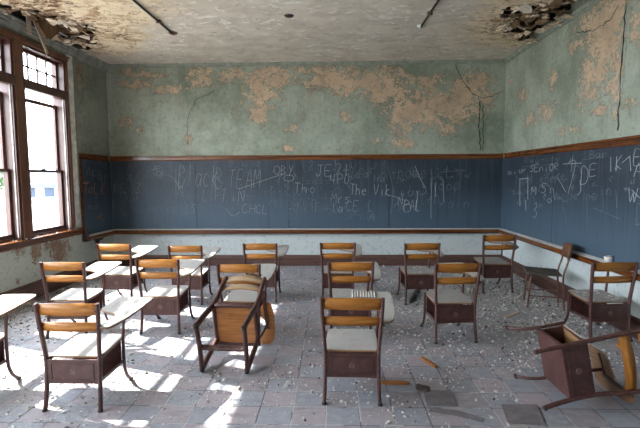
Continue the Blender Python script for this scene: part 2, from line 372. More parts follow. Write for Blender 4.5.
# broken brown plaster hanging inside the holes
n=0
while n<78:
    a=R.choice((R.uniform(-3.9,-3.1),R.uniform(2.0,2.95),R.uniform(2.0,2.95))); b=R.uniform(4.5,7.0)
    if hole(a,b)<.50 or a<-3.95+.14: continue
    if a>2.86: continue
    r=R.uniform(.05,.13); k=R.choice((6,7,8,9)); tl=Matrix.Rotation(R.uniform(0,6.28),4,'Z')@Matrix.Rotation(rad(R.uniform(-50,50)),4,'X'); c=Vector((a,b,ZC+R.uniform(.0,.07)))
    pl=[(r*R.uniform(.35,1.3)*math.cos(6.283*i/k),r*R.uniform(.35,1.1)*math.sin(6.283*i/k)) for i in range(k)]
    m_=MB(); m_.prism(pl,lambda x,y:c+tl@Vector((x,y,-.007)),lambda x,y:c+tl@Vector((x,y,.007))); m_.build('broken_plaster','ceiling' if R.random()<.3 else 'brown_plaster',cl); n+=1
# cornices
def run(name,pts,prof,mat):   # sweep a profile of (out,z) along x or y
    mb=MB()
    (xa,ya,nx,ny),(xb,yb_,_,_)=pts
    n=len(prof); A=[(xa+nx*o,ya+ny*o,z) for o,z in prof]; Bq=[(xb+nx*o,yb_+ny*o,z) for o,z in prof]
    mb.add(A+Bq,[(i,i+1,i+1+n,i+n) for i in range(n-1)]+[tuple(range(n))[::-1],tuple(range(n,2*n))]); return struct(mb.build(name,mat))
cp=[(0,ZC-.19),(.03,ZC-.19),(.035,ZC-.15),(.055,ZC-.145),(.06,ZC-.09),(.085,ZC-.085),(.09,ZC-.03),(.115,ZC-.025),(.115,ZC),(0,ZC)]
plain('cornice_grey',(.30,.31,.28),.8,.25,9,kind='World')
plain('cornice_green',(.27,.30,.255),.8,.2,9,kind='World')
cps=[(0,ZC-.06),(.012,ZC-.06),(.014,ZC-.035),(.03,ZC-.03),(.038,ZC-.01),(.045,ZC),(0,ZC)]
run('trim_1',((XL,YR,1,0),(XL,YB,1,0)),[(o*.72,ZC-(ZC-z)*.72) for o,z in cp],'cornice_grey')
run('trim_2',((XL+.083,YB,0,-1),(XR-.045,YB,0,-1)),cps,'cornice_green')
run('trim_3',((XR,YB,-1,0),(XR,YR,-1,0)),cps,'cornice_green')
# baseboards
bp=[(0,0),(.03,0),(.03,.15),(.018,.17),(.012,.195),(0,.195)]
run('baseboard_back',((XL,YB,0,-1),(XR,YB,0,-1)),bp,'base_wood')
run('baseboard_right',((XR,YB-.03,-1,0),(XR,YR,-1,0)),bp,'base_wood')
run('baseboard_left',((XL,YR,1,0),(XL,YB-.03,1,0)),[(o,z*1.15) for o,z in bp],'base_wood')
# cracks
def crack(parent,pts,w,ax,val,sg,mat='crack_dark'):
    P=[at(x,y,ax,val) for x,y in pts]; Q=[]
    for i in range(len(P)-1):
        k=max(2,int((P[i+1]-P[i]).length/.05))
        for j in range(k): Q.append(P[i].lerp(P[i+1],j/k))
    Q.append(P[-1]); mb=MB()
    for q in Q:
        for c in range(3):
            if c!=ax: q[c]+=R.uniform(-.012,.012)
        q[ax]=val+sg*.002
    mb.tube(Q,[w*R.uniform(.3,1.2) for _ in Q],5,flat=(1,1)); return mb.build('crack',mat,parent)
crack(wr,[(626,0),(624,35),(621,75),(619,110),(618,131)],.008,0,XR,-1)
crack(wr,[(629,0),(626,50),(623,90)],.003,0,XR,-1,'cornice_green')
crack(wr,[(578,33),(592,31),(603,25),(612,18),(618,5)],.006,0,XR,-1)
crack(wb,[(479.5,101),(479,125),(480,151)],.012,1,YB,-1)
crack(wb,[(482.5,101),(483,125),(483,151)],.007,1,YB,-1)
crack(wb,[(455,65),(462,80),(473,94),(481,98),(492,96),(502,91)],.007,1,YB,-1)
crack(wb,[(188,145),(187,120),(196,100),(215,90)],.004,1,YB,-1)
# ------------------------------------------------------------------ left windows
def window(n,y0,y1,detail=True):
    w=struct(empty('window_%d'%n,(XL,(y0+y1)/2,WSILL)));
    def B(name,mat,boxes,par=None,bev=.004):
        m=MB()
        for a,b in boxes: m.box((a[0]-XL,a[1]-(y0+y1)/2,a[2]-WSILL),(b[0]-XL,b[1]-(y0+y1)/2,b[2]-WSILL))
        return m.build(name,mat,par or w,bev)
    xi=XL; j=.035
    B('frame','sash_wood',[((xi-.185,y0,WSILL),(xi+.005,y0+j,WTOP)),((xi-.185,y1-j,WSILL),(xi+.005,y1,WTOP)),((xi-.185,y0+j,WTOP-.05),(xi+.005,y1-j,WTOP)),
        ((xi-.185,y0+j,2.80),(xi-.01,y1-j,2.88)),((xi-.05,y0-.02,2.765),(xi+.035,y1+.005,2.885)),((xi-.185,y0+j,WSILL),(xi-.06,y1-j,WSILL+.04))])
    B('stop_bead','worn_paint',[((xi-.035,y0+j,WSILL+.04),(xi-.02,y0+j+.012,2.80)),((xi-.035,y1-j-.012,WSILL+.04),(xi-.02,y1-j,2.80))],bev=0)
    a,b=y0+j,y1-j
    # transom light: 4 x 2
    tz0,tz1=2.88,WTOP-.05; X0,X1=xi-.13,xi-.09; s=.04
    bx=[((X0,a,tz0),(X1,a+s,tz1)),((X0,b-s,tz0),(X1,b,tz1)),((X0,a+s,tz1-s),(X1,b-s,tz1)),((X0,a+s,tz0),(X1,b-s,tz0+.03))]
    t=B('transom_sash','sash_wood',bx,bev=0)
    mu=[((X0+.01,a+s+(b-a-2*s)*k/4-.012,tz0+.03),(X1-.01,a+s+(b-a-2*s)*k/4+.012,tz1-s)) for k in (1,2,3)]+[((X0+.01,a+s,(tz0+tz1)/2-.012),(X1-.01,b-s,(tz0+tz1)/2+.010))]
    B('muntin','sash_wood',mu,t,0); B('pane','glass',[((X0+.018,a+s,tz0+.03),(X0+.022,b-s,tz1-s))],t,0)
    # double-hung sashes, the upper one slid down a hand's width
    for nm,X0,X1,z0,z1 in (('upper_sash',xi-.17,xi-.135,1.68,2.68),('lower_sash',xi-.125,xi-.09,WSILL+.04,1.72)):
        s=.045; lo=.05 if nm=='lower_sash' else .035; hi=.035 if nm=='lower_sash' else .05
        q=B(nm,'sash_wood',[((X0,a,z0),(X1,a+s,z1)),((X0,b-s,z0),(X1,b,z1)),((X0,a+s,z0),(X1,b-s,z0+lo)),((X0,a+s,z1-hi),(X1,b-s,z1))],bev=0)
        B('pane','glass',[((X0+.015,a+s,z0+lo),(X0+.019,b-s,z1-hi))],q,0)
        if nm=='lower_sash': B('latch','black_iron',[((X1-.02,(a+b)/2-.03,z1),(X1+.005,(a+b)/2+.03,z1+.018))],q,.003)
    return w
edge=[6.775]
pitch=1.115; gap=.17; wn=1; yy=6.775
posts=[]
while yy-(pitch-gap)>YR+.1:
    window(wn,yy-(pitch-gap),yy); posts.append((yy-pitch,yy-(pitch-gap))); yy-=pitch; wn+=1
mb=MB()
for a,b in posts: mb.box((XL-.185,a,WSILL),(XL+.022,b,WTOP))
mb.box((XL-.185,YR,WSILL),(XL-.02,posts[-1][0],WTOP))
struct(mb.build('trim_4','mullion_wood',bev=.006))
mb=MB(); mb.box((XL,6.775,WSILL+.04),(XL+.02,6.83,WTOP+.03)); struct(mb.build('trim_5','mullion_wood',bev=.004))
mb=MB(); mb.box((XL,6.83,WSILL+.04),(XL+.012,6.975,WTOP+.10)); struct(mb.build('trim_6','white_paint',bev=.004))
mb=MB(); mb.box((XL,YR,WTOP-.02),(XL+.03,6.83,WTOP+.03)); mb.box((XL,YR,WTOP+.03),(XL+.045,6.85,WTOP+.045)); struct(mb.build('trim_7','mullion_wood',bev=.004))
mb=MB(); mb.box((XL-.185,YR,WSILL-.03),(XL+.055,7.02,WSILL+.012)); mb.box((XL,YR,WSILL-.085),(XL+.03,7.0,WSILL-.03)); struct(mb.build('trim_8','trim_wood',bev=.006))
# ------------------------------------------------------------------ blackboards
FONT={'A':[[(0,0),(.5,1),(1,0)],[(.2,.4),(.8,.4)]],'B':[[(0,0),(0,1),(.7,.9),(.8,.7),(.1,.52),(.95,.35),(.8,.08),(0,0)]],'C':[[(.9,.85),(.4,1),(0,.5),(.4,0),(.95,.15)]],'D':[[(0,0),(0,1),(.7,.8),(.9,.4),(.6,.05),(0,0)]],
'E':[[(.9,1),(0,1),(0,0),(.9,0)],[(0,.5),(.7,.5)]],'F':[[(.9,1),(0,1),(0,0)],[(0,.5),(.7,.5)]],'G':[[(.9,.85),(.4,1),(0,.5),(.4,0),(.9,.15),(.9,.45),(.5,.45)]],'H':[[(0,0),(0,1)],[(1,0),(1,1)],[(0,.5),(1,.5)]],'I':[[(.5,0),(.5,1)]],
'J':[[(.2,1),(1,1)],[(.6,1),(.6,.2),(.3,0),(0,.25)]],'K':[[(0,0),(0,1)],[(.9,1),(0,.45),(.9,0)]],'L':[[(0,1),(0,0),(.8,0)]],'M':[[(0,0),(.1,1),(.5,.4),(.9,1),(1,0)]],'N':[[(0,0),(0,1),(.9,0),(.9,1)]],
'O':[[(.5,1),(.05,.6),(.2,.1),(.6,0),(.95,.45),(.8,.9),(.5,1)]],'P':[[(0,0),(0,1),(.8,.9),(.85,.6),(0,.45)]],'R':[[(0,0),(0,1),(.8,.9),(.8,.62),(0,.5),(.9,0)]],'S':[[(.9,.9),(.4,1),(.1,.75),(.8,.35),(.6,.02),(0,.1)]],
'T':[[(0,1),(1,1)],[(.5,1),(.5,0)]],'U':[[(0,1),(.05,.2),(.5,0),(.9,.2),(1,1)]],'V':[[(0,1),(.5,0),(1,1)]],'W':[[(0,1),(.25,0),(.5,.7),(.75,0),(1,1)]],'Y':[[(0,1),(.5,.5),(1,1)],[(.5,.5),(.3,-.3)]],'X':[[(0,1),(1,0)],[(1,1),(0,0)]],
'a':[[(.8,.5),(.3,.6),(0,.25),(.4,0),(.8,.3),(.85,.6),(.85,0)]],'c':[[(.8,.5),(.3,.6),(0,.3),(.3,0),(.8,.1)]],'e':[[(0,.3),(.8,.35),(.5,.6),(0,.35),(.3,0),(.8,.1)]],'h':[[(0,0),(0,1)],[(0,.4),(.4,.6),(.75,.4),(.75,0)]],'i':[[(.4,0),(.4,.5)],[(.4,.7),(.42,.74)]],
'k':[[(0,0),(0,1)],[(.7,.6),(0,.3),(.7,0)]],'l':[[(.3,1),(.3,0)]],'m':[[(0,0),(0,.6),(.4,.5),(.45,0)],[(.45,.5),(.9,.5),(.95,0)]],'n':[[(0,0),(0,.6)],[(0,.4),(.4,.6),(.75,.4),(.75,0)]],'o':[[(.4,.6),(0,.3),(.4,0),(.8,.3),(.4,.6)]],'p':[[(0,-.4),(0,.6),(.7,.5),(.7,.1),(0,0)]],
'r':[[(0,0),(0,.6)],[(0,.35),(.5,.6)]],'s':[[(.7,.55),(.2,.6),(.1,.4),(.7,.2),(.4,0),(0,.05)]],'t':[[(.4,1),(.4,0),(.8,.05)],[(0,.65),(.8,.65)]],'u':[[(0,.6),(.1,.05),(.6,0),(.8,.6),(.8,0)]],'v':[[(0,.6),(.35,0),(.8,.6)]],'y':[[(0,.6),(.4,.1)],[(.8,.6),(.1,-.4)]],
'3':[[(0,.9),(.6,1),(.7,.7),(.2,.52),(.8,.3),(.5,-.05),(0,.1)]],'4':[[(.1,1),(0,.45),(.9,.45)],[(.7,1),(.7,0)]],'7':[[(0,1),(1,1),(.3,0)]],'8':[[(.8,.85),(.4,1),(.1,.75),(.8,.3),(.4,0),(.05,.25),(.8,.85)]],'+':[[(0,.5),(1,.5)],[(.5,1),(.5,0)]],'-':[[(0,.5),(1,.5)]],'1':[[(.4,0),(.4,1),(.1,.8)]],'2':[[(0,.8),(.4,1),(.8,.75),(0,0),(.9,0)]],' ':[]}
def chalk(words,ax,val,sg,mat,parent,name='chalk_writing',wd=.0031):
    for it in words: chalk1([it],ax,val,sg,mat,parent,name,wd)
def chalk1(words,ax,val,sg,mat,parent,name,wd):
    mb=MB()
    def stroke(pts):
        P=[at(x,y,ax,val) for x,y in pts]; P=smooth_path(P,3) if len(P)>2 else P
        for q in P: q[ax]=val+sg*.0015
        mb.tube(P,wd*R.uniform(.7,1.25),4,flat=(1,1))
    for it in words:
        if isinstance(it,list): stroke(it); continue
        s,x,y,w,hh,sl=it          # text, left, baseline, letter advance, height, slope
        for ch in s:
            for st in FONT.get(ch,[]):
                stroke([(x+(px+R.uniform(-.05,.05))*w*.72+py*hh*.08,y-(py+R.uniform(-.04,.04))*hh+sl*px*w) for px,py in st])
            x+=w*R.uniform(.9,1.1); y+=sl*w+R.uniform(-.3,.3)
    return mb.build(name,mat,parent)
def circ(x,y,a,b,k=12,t0=0,t1=6.6): return [(x+a*math.cos(t0+(t1-t0)*i/k),y+b*math.sin(t0+(t1-t0)*i/k)) for i in range(k+1)]
BZ0,BZ1=.672,1.90
trim=[(0,1.895),(.02,1.895),(.026,1.915),(.026,1.955),(.04,1.96),(.042,1.985),(0,1.985)]
tray=[(0,.585),(.075,.585),(.09,.592),(.10,.600),(.105,.655),(.098,.662),(.090,.655),(.0,.655)]
def sweep(parent,name,a,b,n,prof,mat):
    mb=MB(); k=len(prof); A=[(a[0]+n[0]*o,a[1]+n[1]*o,z) for o,z in prof]; Q=[(b[0]+n[0]*o,b[1]+n[1]*o,z) for o,z in prof]
    mb.add(A+Q,[(i,i+1,i+1+k,i+k) for i in range(k-1)]+[tuple(range(k))[::-1],tuple(range(k,2*k))]); return mb.build(name,mat,parent)
def board(label,a,b,n,seams,end=0):
    t=empty('blackboard'); tag(t,label,'blackboard')
    d=(Vector(b)-Vector(a)); L=d.length; d.normalize(); e=[0]+seams+[L]
    for i in range(len(e)-1):
        p=Vector(a)+d*(e[i]+.006*(i>0)); q=Vector(a)+d*(e[i+1]-.006*(i<len(e)-2)); nn=Vector(n)*.014
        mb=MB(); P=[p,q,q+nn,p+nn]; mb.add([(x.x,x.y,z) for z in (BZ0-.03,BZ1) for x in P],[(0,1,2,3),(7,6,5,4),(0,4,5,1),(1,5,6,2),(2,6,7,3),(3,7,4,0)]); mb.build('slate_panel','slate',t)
    a0=a
    if n[0]:       # side walls: mouldings stop against those of the far wall
        if end: b=(b[0],b[1]-.10)
        else: a=(a[0],a[1]-.10)
    for k in e[1:-1]:
        p=Vector(a)+d*k; mb=MB(); mb.box((p.x-.0058,p.y-.008,BZ0),(p.x+.0058,p.y-.001,BZ1)) if n[1] else mb.box((p.x-.008,p.y-.0058,BZ0),(p.x-.001,p.y+.0058,BZ1)); mb.build('seam_strip','black_iron',t)
    sweep(t,'top_trim',a,b,n,trim,'trim_wood'); sweep(t,'chalk_tray',a,b,n,tray,'trim_wood')
    # settled chalk dust in the tray
    sweep(t,'chalk_dust',a,b,n,[(.003,.6555),(.092,.6555),(.075,.665),(.035,.670),(.003,.678)],'plaster_chip')['label']='pale chalk dust in the tray'
    return t
e3=.003
bb=board('long blackboard across the far wall, covered in chalk scrawl',(XL+.020,YB-e3),(XR-.020,YB-e3),(0,-1),[1.53,3.19,4.98])
br=board('blackboard along the right wall, blue grey with chalk scrawl',(XR-e3,YB-.02),(XR-e3,YR+.3),(-1,0),[1.83,4.0,6.2])
bl=board('short blackboard panel between window and corner with orange chalk',(XL+e3,7.06),(XL+e3,YB-.02),(1,0),[],1)
mb=MB(); mb.box((XL+.002,7.025,.60),(XL+.03,7.065,1.99)); mb.build('side_trim','trim_wood',bl,.004)
mb=MB(); mb.box((XL+.004,7.01,.585),(XL+.10,7.055,.70)); mb.lathe([(0,.115),(.012,.115),(.02,.10),(.012,.085),(.012,0)],(XL+.07,7.032,.69),10); mb.build('tray_bracket','base_wood',bl,.006)
mb=MB(); mb.box((XL+.004,7.40,.42),(XL+.05,7.46,.585)); mb.box((XL+.004,7.36,.555),(XL+.085,7.52,.585)); mb.build('tray_support','black_iron',bl,.006)
YC=YB-e3-.014; XC=XR-e3-.014; XLc=XL+e3+.014
W1=[('Black',178,187,8.6,22,0),[(160,173),(172,177),(176,182)],[(176,169),(176,198)],[(150,170),(160,168)],('TEAM',228,188,8.4,18,-.02),[(238,189),(262,181),(285,173)],('B',215,189,9,20,0),('LIFT',203,201,6,12,0),('iN',231,201,8,11,0),[(176,181),(183,196)],('H',178,195,6,14,0),
 ('JE7+',316,176,9,11,-.02),('4PO',330,184,7,10,0),('The Viki',350,195,6,11,.02),('CE',346,211,7,10,0),('Mrs',331,203,7,10,0),('la',332,212,6,9,0),('PAL',404,210,6,10,0),circ(407,208,4,4),[(415,166),(421,180),(426,188)],('3',136,193,6,10,0),('LS',186,213,5,9,0),
 circ(158,171,5,5),circ(160,174,3,3),('G',153,174,6,8,0),circ(289,178,5,3),('B',281,175,6,9,0),('y',289,172,6,10,0),circ(277,170,3,4),('CHCL',242,213,7,9,0),('Tho',294,193,8,10,0),[(432,178),(431,200),(431,219)],[(436,182),(435,197)],[(443,180),(444,202)],[(226,208),(232,216),(240,212)],('l',415,212,5,20,0),('N',398,205,6,8,0),[(388,195),(396,197),(406,201)]]
chalk(W1,1,YC,-1,'chalk_white',bb)
W2=[('Love',128,175,7,11,0),('Ale',127,182,6,8,0),('REinS',114,193,6,9,0),circ(139,205,8,7),('pop',150,207,7,10,0),('1 2 4 3',215,170,7,9,0),('soso',306,184,7,7,0),('12',301,170,7,9,0),('hth tt',300,206,6,12,0),('hi her',297,212,6,10,0),('SHE',230,210,8,10,0),('Kings',185,203,7,9,0),('Peas',268,206,6,9,0),
 ('Yes',350,174,8,10,0),('saw it',356,178,7,8,0),('ha',374,182,6,7,0),('DR-nic',346,219,5,7,0),('name it',398,178,8,12,0),('and',408,196,8,9,-.02),('ten',420,204,7,14,0),('hoop',430,190,8,11,0),('WM',226,222,8,9,0),('Room',150,222,7,9,0),('art',270,219,8,9,0),('me',262,196,8,9,0),('Li',170,214,6,10,0),('S',250,196,7,10,0),('4',312,215,6,10,0),('rain',440,208,8,10,0),('we',128,219,8,8,0),[(455,168),(461,178),(456,188)],[(441,172),(465,170)],[(388,166),(393,190),(391,214)]]
chalk(W2,1,YC,-1,'chalk_faint',bb,wd=.0034)
def squig(n,x0,x1,y0,y1,ax,val,sg,par,sl=0):
    for k in range(n):
        x=R.uniform(x0,x1); y=R.uniform(y0,y1)+sl*(x-x0); P=[(x,y)]
        for j in range(R.choice((3,4,5,7))): x+=R.uniform(-1.5,3); y+=R.uniform(-4,4); P.append((x,y))
        chalk1([P],ax,val,sg,R.choice(('chalk_faint','chalk_faint','chalk_faint2')),par,'chalk_scribble',.003)
squig(55,160,300,166,208,1,YC,-1,bb); squig(30,290,400,166,214,1,YC,-1,bb); squig(18,400,465,168,205,1,YC,-1,bb); squig(12,115,160,170,214,1,YC,-1,bb)
squig(26,508,570,172,200,0,XC,-1,br); squig(12,570,636,160,196,0,XC,-1,br)
W3=[('SEniOR',530,172,5,7,-.07),('mi',508,175,5,6,-.05),('ur',519,173,5,6,-.05),[(520,178),(520,206)],[(528,176),(528,200)],[(521,179),(529,178)],('7',566,193,11,30,-.05),[(563,164),(582,163)],[(573,156),(571,172)],('D',581,184,10,18,-.08),('E',590,176,9,12,-.1),[(611,157),(611,172)],('K',616,170,8,14,-.1),[(622,163),(630,156)],[(630,156),(631,171)],('M',531,195,7,8,-.05),('o',547,203,8,8,0),('3',533,217,6,14,0),('E',634,165,9,15,-.1),('A',634,177,10,14,0),[(580,180),(581,190),(578,195)],[(632,190),(640,198)],[(558,178),(566,192)],('Si',541,193,7,10,-.03),[(553,188),(555,200)],[(526,200),(526,211)],('W',628,202,12,14,0)]
chalk(W3,0,XC,-1,'chalk_white',br,wd=.0032)
W4=[('Reunited',525,163,5,5,-.06),[(522,167),(556,164)],('Tee',551,180,5,9,-.04),('last one',515,184,5,9,-.06),('hope',556,200,6,9,-.03),[(582,160),(605,157)],('Band',590,158,6,7,-.1),[(594,208),(620,219)],('D',636,225,9,22,0),('me',584,200,8,10,0),('in',600,195,7,10,0),[(616,190),(617,208)],[(603,193),(603,212)],('sun',512,195,6,8,-.05),('we',533,208,6,7,0),('all',517,205,6,8,0),[(563,205),(566,222)],[(586,196),(588,226)]]
chalk(W4,0,XC,-1,'chalk_faint',br,wd=.0034)
chalk([('T',83,193.5,6,10,0),('a',88.5,194,5,12,0),('L',94,193.5,6,10,0),('K',101,195,5.5,13,.1),[(83,183),(89,182)],('no',88,209,6,7,0),('s',98,217,8,5,0),[(96,216),(105,221)]],0,XLc,1,'chalk_orange',bl,wd=.0045)
for c in bl.children:
    if c.name.startswith('chalk_writing'): c['label']='orange chalk scrawl'
chalk([('Ace',86,176,6,9,0),('Fun',92,180,6,9,0),('it',88,203,6,8,0)],0,XLc,1,'chalk_faint',bl)
# ------------------------------------------------------------------ tablet-arm school desk
LEAN=.775
def post_pts(sx):   # rear leg that runs up into the back post
    return smooth_path([(sx*.198,-.012,.0),(sx*.195,.0,.05),(sx*.190,.018,.20),(sx*.190,.025,.36),(sx*.198,.012,.50),(sx*.210,-.006,.66),(sx*.214,-.020,LEAN)],4)
def curved_slat(z0,z1,w,y0,tilt,th=.013,bow=.022,arch=.008,n=12):
    mb=MB(); vs=[]; fs=[]
    for i in range(n+1):
        u=-1+2*i/n; x=u*w; yb_=y0-bow*(1-u*u)   # bows away from the sitter
        for (z,dz) in ((z0,0),(z1,arch*(1-u*u))):
            zz=z+dz
            for o in (0,th): vs.append((x,yb_+o+tilt*(zz-z0),zz))
    for i in range(n):
        a=i*4; b=a+4
        fs+=[(a,b,b+2,a+2),(a+1,a+3,b+3,b+1),(a,a+1,b+1,b),(a+2,b+2,b+3,a+3)]
    fs+=[(0,2,3,1),(n*4,n*4+1,n*4+3,n*4+2)]
    mb.add(vs,fs,True); return mb
TAB=[(.196,-.004),(.232,-.012),(.268,.0),(.295,.04),(.312,.12),(.322,.25),(.327,.40),(.323,.54),(.310,.58),(.275,.592),(.14,.592),(.06,.588),(.032,.575),(.024,.54),(.024,.34),(.035,.31),(.07,.285),(.13,.262),(.19,.235),(.212,.205),(.21,.17),(.20,.10),(.196,.04)]
def tz(y): return .602+.10*(y+.05)
SEATP=[(-.175,.045),(.175,.045),(.188,.10),(.192,.25),(.188,.40),(.165,.43),(0,.436),(-.165,.43),(-.188,.40),(-.192,.25),(-.188,.10)]
def sz(x,y): return .380+.022*max(0,(y-.05))/.38-.014*math.exp(-((x/.12)**2+((y-.22)/.12)**2))
def make_desk():
    t=empty('tablet_arm_desk')
    for sx in (-1,1):
        p=MB().tube(post_pts(sx),.0165,8,flat=(.85,1.2)).build('back_post','enamel',t)
        g=MB(); q=post_pts(sx)[0]; g.lathe([(0,-.001),(.017,-.001),(.017,.012),(.012,.018)],(q.x,q.y,.001),10); g.build('foot','black_iron',p)
        for zz in (.60,.725): 
            yy=.0 if zz<.62 else -.014
            MB().tube([(sx*.208,yy-.022,zz),(sx*.208,yy+.022,zz)],.006,6).build('bolt','black_iron',p)
    for sx in (-1,1):
        pts=[(sx*.197,.475,.012),(sx*.197,.455,.03),(sx*.197,.41,.075),(sx*.197,.38,.14),(sx*.197,.37,.20),(sx*.197,.368,.40)]
        if sx>0: pts+=[(.205,.368,.50),(.212,.368,tz(.37)-.006)]
        l=MB().tube(smooth_path(pts,4),.0125,8).build('front_leg','enamel',t)
        MB().tube([(sx*.197,.462,.0145),(sx*.197,.482,.013),(sx*.197,.492,.013)],[.0145,.0145,.010],8,flat=(.9,1.2)).build('foot','black_iron',l)
    # book box under the seat: back, front, floor, narrow side rails; sides open
    m=MB(); z0,z1=.195,.365
    m.box((-.182,.012,z0),(.182,.022,z1))
    m.box((-.182,.355,z0),(.182,.365,z1+.015))
    m.box((-.188,.012,z0-.006),(.188,.372,z0+.002))
    for sx in (-1,1):
        m.add([(sx*.186,.02,z1-.025),(sx*.186,.36,z1+.005),(sx*.186,.38,z1+.024),(sx*.186,.02,z1+.008),(sx*.178,.02,z1-.025),(sx*.178,.36,z1+.005),(sx*.178,.38,z1+.024),(sx*.178,.02,z1+.008)],[(0,1,2,3),(7,6,5,4),(0,4,5,1),(1,5,6,2),(2,6,7,3),(3,7,4,0)])
        m.box((sx*.186-.004,.02,z0),(sx*.186+.004,.36,z0+.022))
    bx=m.build('book_box','enamel',t,.003)
    m=MB(); a,b,c,d=-.150,.150,.218,.338     # pressed rectangle on the back
    for p,q in (((a,c),(b,c)),((b,c),(b,d)),((b,d),(a,d)),((a,d),(a,c))): m.tube([(p[0],.0105,p[1]),(q[0],.0105,q[1])],.0035,6)
    m.build('pressed_border','enamel',bx)
    m=MB(); m.tube([(.017*math.cos(k/14*6.283),.0115,.278+.017*math.sin(k/14*6.283)) for k in range(14)],.0024,5,True); m.tube([(-.004,.0115,.271),(.0,.0115,.285),(.004,.0115,.271)],.002,5); m.build('emblem','emblem_metal',bx)
    m=MB(); m.prism(SEATP,lambda x,y:(x,y,sz(x,y)-.016),lambda x,y:(x,y,sz(x,y))); m.build('seat','wood_seat',t,.004)
    curved_slat(.690,.770,.211,-.004,-.13).build('backrest_slat','wood_slat',t)
    curved_slat(.572,.632,.203,.014,-.13).build('backrest_slat','wood_slat',t)
    m=MB(); o=(.205,-.02,.60)
    m.prism(TAB,lambda x,y:(x,y,tz(y)-.018),lambda x,y:(x,y,tz(y))); tb=m.build('tablet','wood_tablet',t,.004,origin=o)
    m=MB(); m.bar((.212,-.03,tz(-.03)-.022-.0),(.215,.42,tz(.42)-.022),.03,.007); m.bar((.212,.368,tz(.37)-.024),(.05,.40,tz(.40)-.022),.025,.006); m.build('tablet_bracket','enamel',tb,origin=None)
    tb.children[0].location=-Vector(o)
    return t
proto=make_desk()
def settle(root):       # rest the lowest point on the floor
    bpy.context.view_layer.update(); lo=9
    def rec(o):
        nonlocal lo
        if o.type=='MESH': lo=min(lo,min((o.matrix_world@v.co).z for v in o.data.vertices))
        for c in o.children: rec(c)
    rec(root); root.location.z-=lo-.001
DG='classroom tablet-arm desks'
# x, y of the rear-leg midpoint, turn (deg, + is left), scale, swing of the tablet, label
DESKS=[
 (-1.789,2.94,0,.98,-6,'brown steel desk at left front, grey dusty writing tablet at its right'),
 (-2.70,2.93,0,1,0,'desk cut off by the left edge, only its white sunlit tablet and curved leg showing'),
 (-2.66,4.33,0,1,0,'desk by the window wall, directly behind the big left front desk'),
 (-2.73,5.52,-2,1,0,'farthest left desk, below the short blackboard in the corner'),
 (-1.772,4.475,0,1,0,'sunlit desk with a greyed upper back slat, right of the desk by the window wall'),
 (-1.835,5.53,0,.97,0,'second desk from the left in the far row, in front of the long blackboard'),
 (-.915,4.33,-2,.97,3,'upright desk with cream tablet, directly behind the toppled sled-base chair'),
 (-.915,5.65,0,0.98,0,'far row desk under the long blackboard, behind the upright desk with cream tablet'),
 (.135,3.06,-2,.99,0,'front centre desk with orange back slats, closest one right of the toppled chair'),
 (.180,4.31,1,1,0,'desk directly behind the front centre desk, middle of its column of three'),
 (0.07,5.6,0,1,0,'rearmost desk of the centre column, close to the long blackboard'),
 (1.11,5.55,4,1.0,0,'desk near the far wall with debris-strewn seat, right of the centre column'),
 (1.185,4.25,5,1,3,'desk turned slightly left in the middle of the right half, box open to the left'),
 (2.27,6.14,3,1.03,4,'desk in the far right corner, turned to the long blackboard'),
 (2.675,4.30,4,1.0,0,'desk at the right edge with rubble on its seat, by the right blackboard'),
]
objs=[]
for i,(x,y,a,s,tw,lb) in enumerate(DESKS):
    o=proto if i==0 else copy_tree(proto)
    o.location=(x,y,.0); o.rotation_euler=(0,0,rad(a)); o.scale=(s,s,s); tag(o,lb,'school desk',DG)
    for c in list(o.children):
        if c.name.split('.')[0]=='tablet' and i==14:
            for g_ in list(c.children): bpy.data.objects.remove(g_)
            bpy.data.objects.remove(c)
        elif c.name.split('.')[0]=='tablet': c.rotation_euler=(0,0,rad(tw)); c.scale=(1,.94,1) if i==0 else (1,1,1)
    objs.append(o)
# toppled box desk, lying on its right side on tablet edge
o=copy_tree(proto); tag(o,'overturned desk lying on its side at lower right, its legs pointing left','school desk',DG)
o.location=(1.37,2.93,.2); o.rotation_euler=(0,rad(79),rad(1)); o.scale=(.99,)*3; settle(o); FALLEN=o
bpy.context.view_layer.update()
# curling veneer on a few tablets
def veneer(desk,x0,x1,y0,y1,n=9):
    tb=[c for c in desk.children if c.name.split('.')[0]=='tablet'][0]; m=MB(); vs=[];fs=[]
    K=n*4
    for i in range(K+1):
        x=x0+(x1-x0)*i/K; z=.004+.006*(.5-.5*math.cos(2*math.pi*i/4))
        for y in (y0,y1+.02*math.sin(i*.7)): vs+=[(x,y,tz(y)+z),(x,y,tz(y)+z-.0025)]
    for i in range(K): a=4*i; fs+=[(a,a+4,a+6,a+2),(a+1,a+3,a+7,a+5),(a,a+1,a+5,a+4),(a+2,a+6,a+7,a+3)]
    fs+=[(0,2,3,1),(4*K,4*K+1,4*K+3,4*K+2)]
    m.add(vs,fs); q=m.build('peeling_veneer','wood_tablet',tb); q.location=-Vector((.205,-.02,.60)); q['label']='rippled veneer lifting off the tablet'
veneer(objs[8],.0,.20,.44,.575); veneer(objs[7],.16,.30,.46,.57,6); veneer(objs[10],.16,.28,.47,.57,6)
